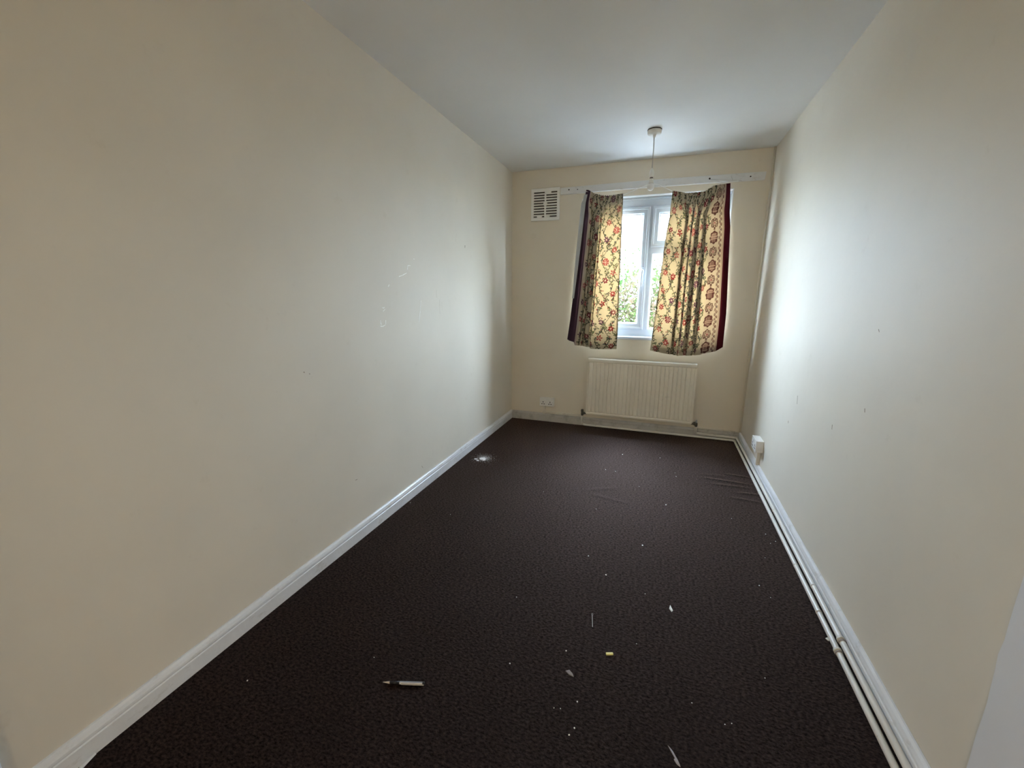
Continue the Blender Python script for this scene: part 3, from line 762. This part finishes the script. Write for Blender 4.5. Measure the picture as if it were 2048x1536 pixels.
# ------------------------------------------------------------------ radiator
rd = empty('radiator', (1.28, -.07, .135)); tag(rd, 'cream fluted panel radiator under the window', 'radiator')
rx0, rx1, rz0, rz1 = .800, 1.757, .137, .684
bm = bmesh.new(); ncol = 26*12; prof = []
cw_ = (rx1-rx0-.03)/26
def ry(x):
    u = (x-rx0-.015)/cw_
    if x < rx0+.015 or x > rx1-.015: return -.086
    f = u % 1.0; d = abs(f-.5)*2       # 0 centre of flute .. 1 groove
    return -.091+.0062*max(0, (d-.62)/.38)**1.2
xs = [rx0+(rx1-rx0)*i/ncol for i in range(ncol+1)]
rows = [(rz0+.022, 1), (rz0+.034, 1), (rz1-.045, 1), (rz1-.032, 1)]
G = []
for x in xs:
    y = ry(x)
    G.append([bm.verts.new((x, yy, z)) for yy, z in ((-.052, rz0+.006), (-.088, rz0+.006), (-.088, rz0+.024), (y, rz0+.034), (y, rz1-.044), (-.088, rz1-.034), (-.088, rz1-.006), (-.052, rz1-.006))])
for i in range(ncol):
    for j in range(8): bm.faces.new((G[i][j], G[i+1][j], G[i+1][(j+1) % 8], G[i][(j+1) % 8]))
bm.faces.new(G[0]); bm.faces.new(G[-1][::-1])
obj('fluted_panel', bm, M_RAD, rd)
obj('top_rail', B(rx0-.002, rx1+.004, -.094, -.050, rz1-.034, rz1+.002, bev=.010, seg=4), M_RAD, rd, True)
obj('bottom_seam', B(rx0+.004, rx1-.004, -.094, -.055, rz0-.002, rz0+.024, bev=.008, seg=3), M_RAD, rd, True)
for xx in (rx0+.16, rx1-.16):
    obj('wall_bracket', B(xx-.02, xx+.02, -.055, .001, rz0+.10, rz1-.12), M_RAD, rd)
for xx, s_ in ((rx0, -1), (rx1, 1)):
    bm = bmesh.new(); vx = xx+s_*.036
    tube(bm, [(xx-s_*.012, -.072, .139), (vx-s_*.006, -.072, .142)], .009, 12)
    tube(bm, [(vx-s_*.024, -.072, .141), (vx-s_*.010, -.072, .142)], .014, 6)
    v_ = obj('valve', bm, M_VALVE, rd, False)
    bm = bmesh.new(); lathe(bm, [(.008, -.022), (.012, -.018), (.012, .010), (.008, .014)], (vx, -.072, .138), 'Z', 14)
    obj('valve_body', bm, M_VALVE, v_, True)
    bm = bmesh.new(); lathe(bm, [(.012, 0), (.014, .004), (.0135, .022), (.009, .027)] if s_ < 0 else [(.006, 0), (.0065, .024), (.003, .028)], (vx, -.072, .152), 'Z', 14)
    obj('valve_cap', bm, M_VALVE if s_ < 0 else M_STEEL, v_, True)

# ------------------------------------------------------------------ heating pipes
vxl, vxr = rx0-.036, rx1+.036
PW = W-.018
bm = bmesh.new()
tube(bm, round_path([(vxl, -.072, .116), (vxl, -.072, .060), (vxl, -.036, .016), (vxl+.05, -.034, .0125), (PW-.030, -.034, .0125), (PW-.030, -.08, .0125), (PW-.030, -1.2, .0130), (PW-.030, -2.4, .0125), (PW-.031, YB+.02, .0125)], .025), .0105, 12)
p1 = obj('heating_pipe', bm, M_PIPE, None, True); tag(p1, 'lower white-painted heating pipe running along the skirting from the left radiator valve', 'pipe')
bm = bmesh.new()
tube(bm, round_path([(vxr, -.072, .116), (vxr, -.068, .075), (vxr+.004, -.036, .045), (vxr+.05, -.032, .0415), (PW-.0125, -.031, .037), (PW-.0125, -.08, .036), (PW-.0125, -1.2, .0365), (PW-.0125, -2.4, .036), (PW-.0125, YB+.02, .036)], .02), .0105, 12)
p2 = obj('heating_pipe', bm, M_PIPE, None, True); tag(p2, 'upper white-painted heating pipe running along the skirting from the right radiator valve', 'pipe')
def clip(x, y, z, ax, par, label=None, r=.0115, w=.010, m=None):
    bm = bmesh.new()
    if ax == 'Y': tube(bm, [(x, y-w/2, z), (x, y+w/2, z)], r, 14)
    else: tube(bm, [(x-w/2, y, z), (x+w/2, y, z)], r, 14)
    return obj('pipe_clip', bm, m or M_PIPE, par, True)
clip(1.965, -.0312, .041, 'X', p2, r=.0125, w=.014)
for y in (-.18, -1.045, -1.384, -2.08, -3.2): clip(PW-.0125, y, .0363, 'Y', p2)
for y in (-.20, -1.10, -1.9, -2.22): clip(PW-.030, y, .0130, 'Y', p1)
# exposed collars where the paint gave way
clip(PW-.0125, -2.386, .0360, 'Y', p2, r=.0135, w=.012, m=M_CREAMGLOSS); clip(PW-.030, -2.42, .0125, 'Y', p1, r=.0135, w=.014, m=M_CREAMGLOSS)
bm = bmesh.new(); tube(bm, [(PW-.0125, -2.397, .0360), (PW-.0125, -2.401, .0360)], .0128, 14); obj('collar_edge', bm, M_GREYBIT, p2)
bm = bmesh.new(); tube(bm, [(PW-.030, -2.430, .0125), (PW-.030, -2.434, .0125)], .0128, 14); obj('collar_edge', bm, M_GREYBIT, p1)

# ------------------------------------------------------------------ sockets and trunking
def socket_double(root, mapf, w=.146, h=.086, d=.042):
    """mapf(u,v,o): u across, v up, o out of the wall -> world"""
    def mb(u0, u1, v0, v1, o0, o1, bev=.0):
        bm = B(u0, u1, v0, v1, o0, o1, bev=bev, seg=3)
        for v in bm.verts: v.co = Vector(mapf(v.co.x, v.co.y, v.co.z))
        return bm
    obj('back_box', mb(-w/2+.001, w/2-.001, -h/2+.001, h/2-.001, -.002, d-.008, .003), M_PLASTIC, root)
    fp = obj('face_plate', mb(-w/2, w/2, -h/2, h/2, d-.0085, d, .0035), M_PLASTIC, root)
    for s in (-1, 1):
        c = s*.036
        for (a, b, ww, hh) in ((0, .000, .0035, .0075), (-.011, -.020, .0065, .0035), (.011, -.020, .0065, .0035)):
            obj('pin_hole', mb(c+a-ww, c+a+ww, b-hh, b+hh, d-.002, d+.0004), M_DARK, fp)
        obj('rocker_switch', mb(s*.010-.0065, s*.010+.0065, .012, .032, d-.001, d+.003, .0015), M_BULBWHITE, fp)
        bm = mb(s*.060-.002, s*.060+.002, -.002, .002, d-.001, d+.0006); obj('screw', bm, M_GREYBIT, fp)
s1 = empty('power_socket', (.394, 0, .165)); tag(s1, 'white double power socket on the far wall left of the radiator', 'socket')
socket_double(s1, lambda u, v, o: (.394+u, -o, .209+v))
s2 = empty('power_socket', (W, -.76, .19)); tag(s2, 'white double power socket above the right-hand pipes', 'socket')
socket_double(s2, lambda u, v, o: (W-o, -.755-u, .232+v), d=.048)
# trunking from left socket down and along to the valve
bm = bmesh.new(); box(bm, .352, .372, -.016, .001, .088, .170, bev=.002); box(bm, .352, .752, -.026, .001, .086, .104, bev=.003)
box(bm, .352, .372, -.026, -.0, .078, .104, bev=.003)
t1 = obj('cable_trunking', bm, M_CREAMGLOSS); tag(t1, 'slim cream cable trunking from the far wall socket to the radiator valve', 'trunking')
bm = bmesh.new(); box(bm, W-.022, W+.001, -.772, -.750, .078, .192, bev=.002)
t2 = obj('cable_trunking', bm, M_CREAMGLOSS); tag(t2, 'short cable trunking below the socket on the right wall', 'trunking')
bm = bmesh.new(); tube(bm, [(W-.006, -.009, .088), (W-.006, -.009, 1.2), (W-.007, -.0095, H)], .0085, 10)
t3 = obj('cable_conduit', bm, M_WALL, None, True); tag(t3, 'thin cream painted conduit rising up the far right corner', 'conduit')
bm = bmesh.new(); box(bm, 1.80, W-.02, -.024, .001, .086, .094, bev=.002)
t4 = obj('skirting_bead', bm, M_CREAMGLOSS); tag(t4, 'cream bead on top of the skirting right of the radiator', 'bead')

# ------------------------------------------------------------------ pendant lamp
px_, py_ = 1.286, -.66
pn = empty('pendant_lamp', (px_, py_, H)); tag(pn, 'unlit bare bulb hanging on a white ceiling pendant flex', 'lamp')
bm = bmesh.new(); lathe(bm, [(.044, .0), (.044, -.004), (.047, -.005), (.046, -.026), (.043, -.030), (.012, -.031), (.010, -.037), (.007, -.052)], (px_, py_, H+.0005), 'Z', 32)
obj('ceiling_rose', bm, M_PLASTIC, pn, True)
bm = bmesh.new(); lathe(bm, [(.049, .001), (.049, -.0035)], (px_, py_, H), 'Z', 32); obj('rose_gap', bm, M_DARK, pn)
bm = bmesh.new(); tube(bm, [(px_, py_, H-.05), (px_+.0015, py_, 2.28), (px_, py_, 2.140)], .0034, 8); obj('flex', bm, M_FLEX, pn, True)
bm = bmesh.new(); lathe(bm, [(.004, .045), (.008, .040), (.014, .026), (.0145, .022), (.0165, .020), (.0165, -.006), (.0150, -.008), (.0150, -.014)], (px_, py_, 2.108), 'Z', 24)
obj('lamp_holder', bm, M_PLASTIC, pn, True)
bm = bmesh.new(); lathe(bm, [(.011, 0), (.011, -.012)], (px_, py_, 2.095), 'Z', 20)
bl = obj('bulb_cap', bm, M_BRASS, pn, True)
bm = bmesh.new(); pr = [(.012, 0), (.0145, -.010), (.017, -.024), (.0195, -.034)]
lathe(bm, pr, (px_, py_, 2.083), 'Z', 24); obj('bulb_neck', bm, M_PLASTIC, pn, True)
bm = bmesh.new(); R_ = .0265; pr = [(.0195, .0)]
for k in range(1, 14):
    a = math.radians(138-k*138/14*1.0); pr.append((R_*math.sin(math.radians(132-k*132/14*1)), -.018-R_*(-math.cos(math.radians(132-k*132/14))) if False else 0))
pr = [(R_*math.sin(math.radians(48+k*128/12)), -.018+R_*math.cos(math.radians(48+k*128/12))) for k in range(13)]
lathe(bm, pr, (px_, py_, 2.049), 'Z', 28); obj('bulb_globe', bm, M_BULBWHITE, pn, True)

# ------------------------------------------------------------------ things on the carpet
def pen():
    a, b = Vector((.643, -3.075, .0055)), Vector((.775, -3.033, .0055)); d = (b-a); L_ = d.length; d.normalize()
    root = empty('ballpoint_pen', a); tag(root, 'ballpoint pen with pale barrel and ivory tip lying on the carpet', 'pen')
    at = lambda t: a+d*L_*t
    bm = bmesh.new(); tube(bm, [at(0), at(.03), at(.165), at(.175)], .004, 12, radii=[.0006, .0012, .0040, .0041]); obj('tip', bm, M_PENTIP, root, True)
    bm = bmesh.new(); tube(bm, [at(.170), at(.41)], .0043, 12); obj('grip', bm, M_BLACKPL, root, True)
    bm = bmesh.new(); tube(bm, [at(.405), at(.965)], .0048, 6); obj('barrel', bm, M_PENWHITE, root)
    bm = bmesh.new(); tube(bm, [at(.96), at(1.0)], .0048, 12, radii=[.0050, .0046]); obj('end_plug', bm, M_BLACKPL, root, True)
    n_ = d.cross(Vector((0, 0, 1)))
    bm = bmesh.new(); tube(bm, [at(.55)-n_*.0052, at(1.0)-n_*.0052], .0016, 6); obj('dark_stripe', bm, M_BLACKPL, root)
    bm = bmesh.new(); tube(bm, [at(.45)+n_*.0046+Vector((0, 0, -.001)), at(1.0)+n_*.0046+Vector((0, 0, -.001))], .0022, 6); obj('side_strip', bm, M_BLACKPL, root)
pen()

bm = bmesh.new(); tube(bm, [(1.2525, -2.535, .004), (1.2635, -2.597, .003)], .0011, 8); lathe(bm, [(.004, 0), (.004, .0012)], (1.2523, -2.533, .004), 'Y', 10)
tag(obj('loose_nail', bm, M_STEEL), 'thin steel nail lying alone on the carpet', 'nail')
tag(obj('plastic_plug', B(-.013, .013, -.0045, .0045, .0, .006, bev=.0018), M_YEL), 'small pale yellow plastic scrap on the carpet', 'scrap')
o = bpy.data.objects['plastic_plug']; o.location = (1.341, -2.702, .0); o.rotation_euler = (0, 0, .35)

def shard(name, pts, m, label, cat, h=.0015, group=None):
    bm = bmesh.new(); c = Vector((sum(p[0] for p in pts)/len(pts), sum(p[1] for p in pts)/len(pts), 0))
    lo = [bm.verts.new((p[0]-c.x, p[1]-c.y, 0)) for p in pts]; hi = [bm.verts.new((c.x*0+(p[0]-c.x)*.9, (p[1]-c.y)*.9, h+.003*rnd.random())) for p in pts]
    bm.faces.new(lo[::-1]); bm.faces.new(hi); n = len(pts)
    for i in range(n): bm.faces.new((lo[i], lo[(i+1) % n], hi[(i+1) % n], hi[i]))
    o = obj(name, bm, m); o.location = c; tag(o, label, cat, group); return o
shard('paint_flake', [(1.551, -2.366), (1.547, -2.388), (1.556, -2.405), (1.562, -2.395), (1.557, -2.380)], M_FLAKE, 'pointed white paint flake on the carpet right of the nail', 'flake')
shard('grey_fluff', [(1.205, -2.822), (1.217, -2.815), (1.232, -2.826), (1.238, -2.836), (1.22, -2.833)], M_GREYBIT, 'small dull grey scrap on the carpet left of the yellow bit', 'scrap')
shard('paper_sliver', [(1.536, -2.962), (1.549, -2.974), (1.563, -2.998), (1.569, -3.011), (1.560, -3.008), (1.552, -2.998), (1.556, -2.995), (1.545, -2.978)], mat('grey_paper', (.42, .39, .42), .8, .2), 'long pale grey paper sliver nearest the camera on the carpet', 'scrap')
shard('paint_flake', [(.020, -3.53), (.026, -3.55), (.034, -3.575), (.024, -3.57)], M_FLAKE, 'white flake against the near end of the left skirting', 'flake', h=.006)
shard('paint_flake', [(2.104, -2.350), (2.112, -2.345), (2.120, -2.355), (2.110, -2.362)], M_FLAKE, 'white flake beside the pipe collars on the right', 'flake')

def speck_mesh(r, seed):
    rr = random.Random(seed); bm = bmesh.new(); bmesh.ops.create_icosphere(bm, subdivisions=1, radius=r)
    for v in bm.verts: v.co *= rr.uniform(.7, 1.2); v.co.z = max(v.co.z*.6+r*.35, 0)
    me = bpy.data.meshes.new('white_speck'); bm.to_mesh(me); bm.free(); me.materials.append(M_FLAKE); return me
sm = [speck_mesh(.0042, 1), speck_mesh(.0027, 2), speck_mesh(.0018, 3)]
SP = [(1.211, -.690, 0), (1.192, -1.054, 0), (1.540, -1.461, 0), (1.423, -1.959, 0), (1.274, -2.261, 0), (1.611, -.993, 1), (1.606, -.93, 2), (1.120, -1.045, 1), (1.173, -2.144, 1), (1.50, -.66, 1),
      (2.05, -1.62, 1), (2.085, -1.68, 1), (2.055, -1.71, 2), (1.93, -2.10, 1), (1.96, -2.17, 2), (2.0, -1.86, 2), (1.45, -2.33, 2), (1.43, -2.62, 2), (1.19, -2.74, 1), (1.265, -2.92, 1), (1.20, -2.965, 2),
      (1.22, -2.96, 2), (1.273, -3.005, 1), (1.262, -3.03, 1), (1.70, -2.84, 2), (1.72, -2.83, 2), (1.61, -2.80, 2), (.34, -2.02, 2), (.04, -1.98, 1), (1.015, -2.86, 1), (.93, -2.54, 2), (.55, -3.0, 2), (.21, -3.22, 1), (1.85, -2.62, 2), (1.14, -1.66, 2), (1.9, -1.5, 2), (1.37, -1.25, 2), (.78, -1.55, 2)]
for i, (x, y, k) in enumerate(SP):
    o = bpy.data.objects.new('white_speck', sm[k]); col.objects.link(o); o.location = (x, y, 0); o.rotation_euler = (0, 0, i*1.3)
    own = {0: 'white speck on the carpet closest to the radiator', 1: 'white speck beside the carpet scuffs, in front of the radiator', 2: 'bright white speck alone mid-carpet, in line with the right curtain',
           3: 'white speck mid-carpet, behind the pointed paint flake', 4: 'white speck mid-carpet, straight behind the loose nail', 27: 'small white speck close to the left skirting, mid-room', 28: 'small white speck touching the left skirting'}
    tag(o, own.get(i, 'tiny white speck of debris on the dark carpet'), 'speck', 'white specks scattered on the carpet')

# spilled powder by the left skirting
bm = bmesh.new(); rr = random.Random(5)
def mound(cx, cy, rx, ry_, h, rot, n=18):
    c, s = math.cos(rot), math.sin(rot); cen = bm.verts.new((cx, cy, h)); ring1, ring2 = [], []
    for j in range(n):
        a = 2*math.pi*j/n; k = 1+.28*mnoise.noise(Vector((math.cos(a)*1.5+cx*9, math.sin(a)*1.5, cy*7)))
        for L_, q, z in ((ring1, .55, h*.8), (ring2, 1.0, -.0005)):
            ux, uy = rx*k*q*math.cos(a), ry_*k*q*math.sin(a); L_.append(bm.verts.new((cx+ux*c-uy*s, cy+ux*s+uy*c, z)))
    for j in range(n):
        bm.faces.new((cen, ring1[j], ring1[(j+1) % n])); bm.faces.new((ring1[j], ring2[j], ring2[(j+1) % n], ring1[(j+1) % n]))
mound(.175, -1.165, .028, .026, .005, .3); mound(.128, -1.19, .018, .010, .004, .2); mound(.155, -1.215, .012, .010, .003, 0); mound(.196, -1.185, .012, .018, .003, 0)
for k in range(1500):
    r = abs(rr.gauss(0, 1)); a = rr.uniform(0, 6.28); x, y = .182+r*.042*math.cos(a), -1.155+r*.045*math.sin(a)
    if x < .03: continue
    q = .0007+.0007*rr.random()
    vs = [bm.verts.new((x+q*dx, y+q*dy, .001+q*dz)) for dx, dy, dz in ((1, 0, 0), (-.5, .9, 0), (-.5, -.9, 0), (0, 0, 1.6))]
    for f in ((0, 1, 3), (1, 2, 3), (2, 0, 3), (0, 2, 1)): bm.faces.new([vs[i] for i in f])
tag(obj('spilled_powder', bm, M_POWDER, None, True), 'splash of spilled white powder on the carpet by the left skirting', 'powder', kind='stuff')
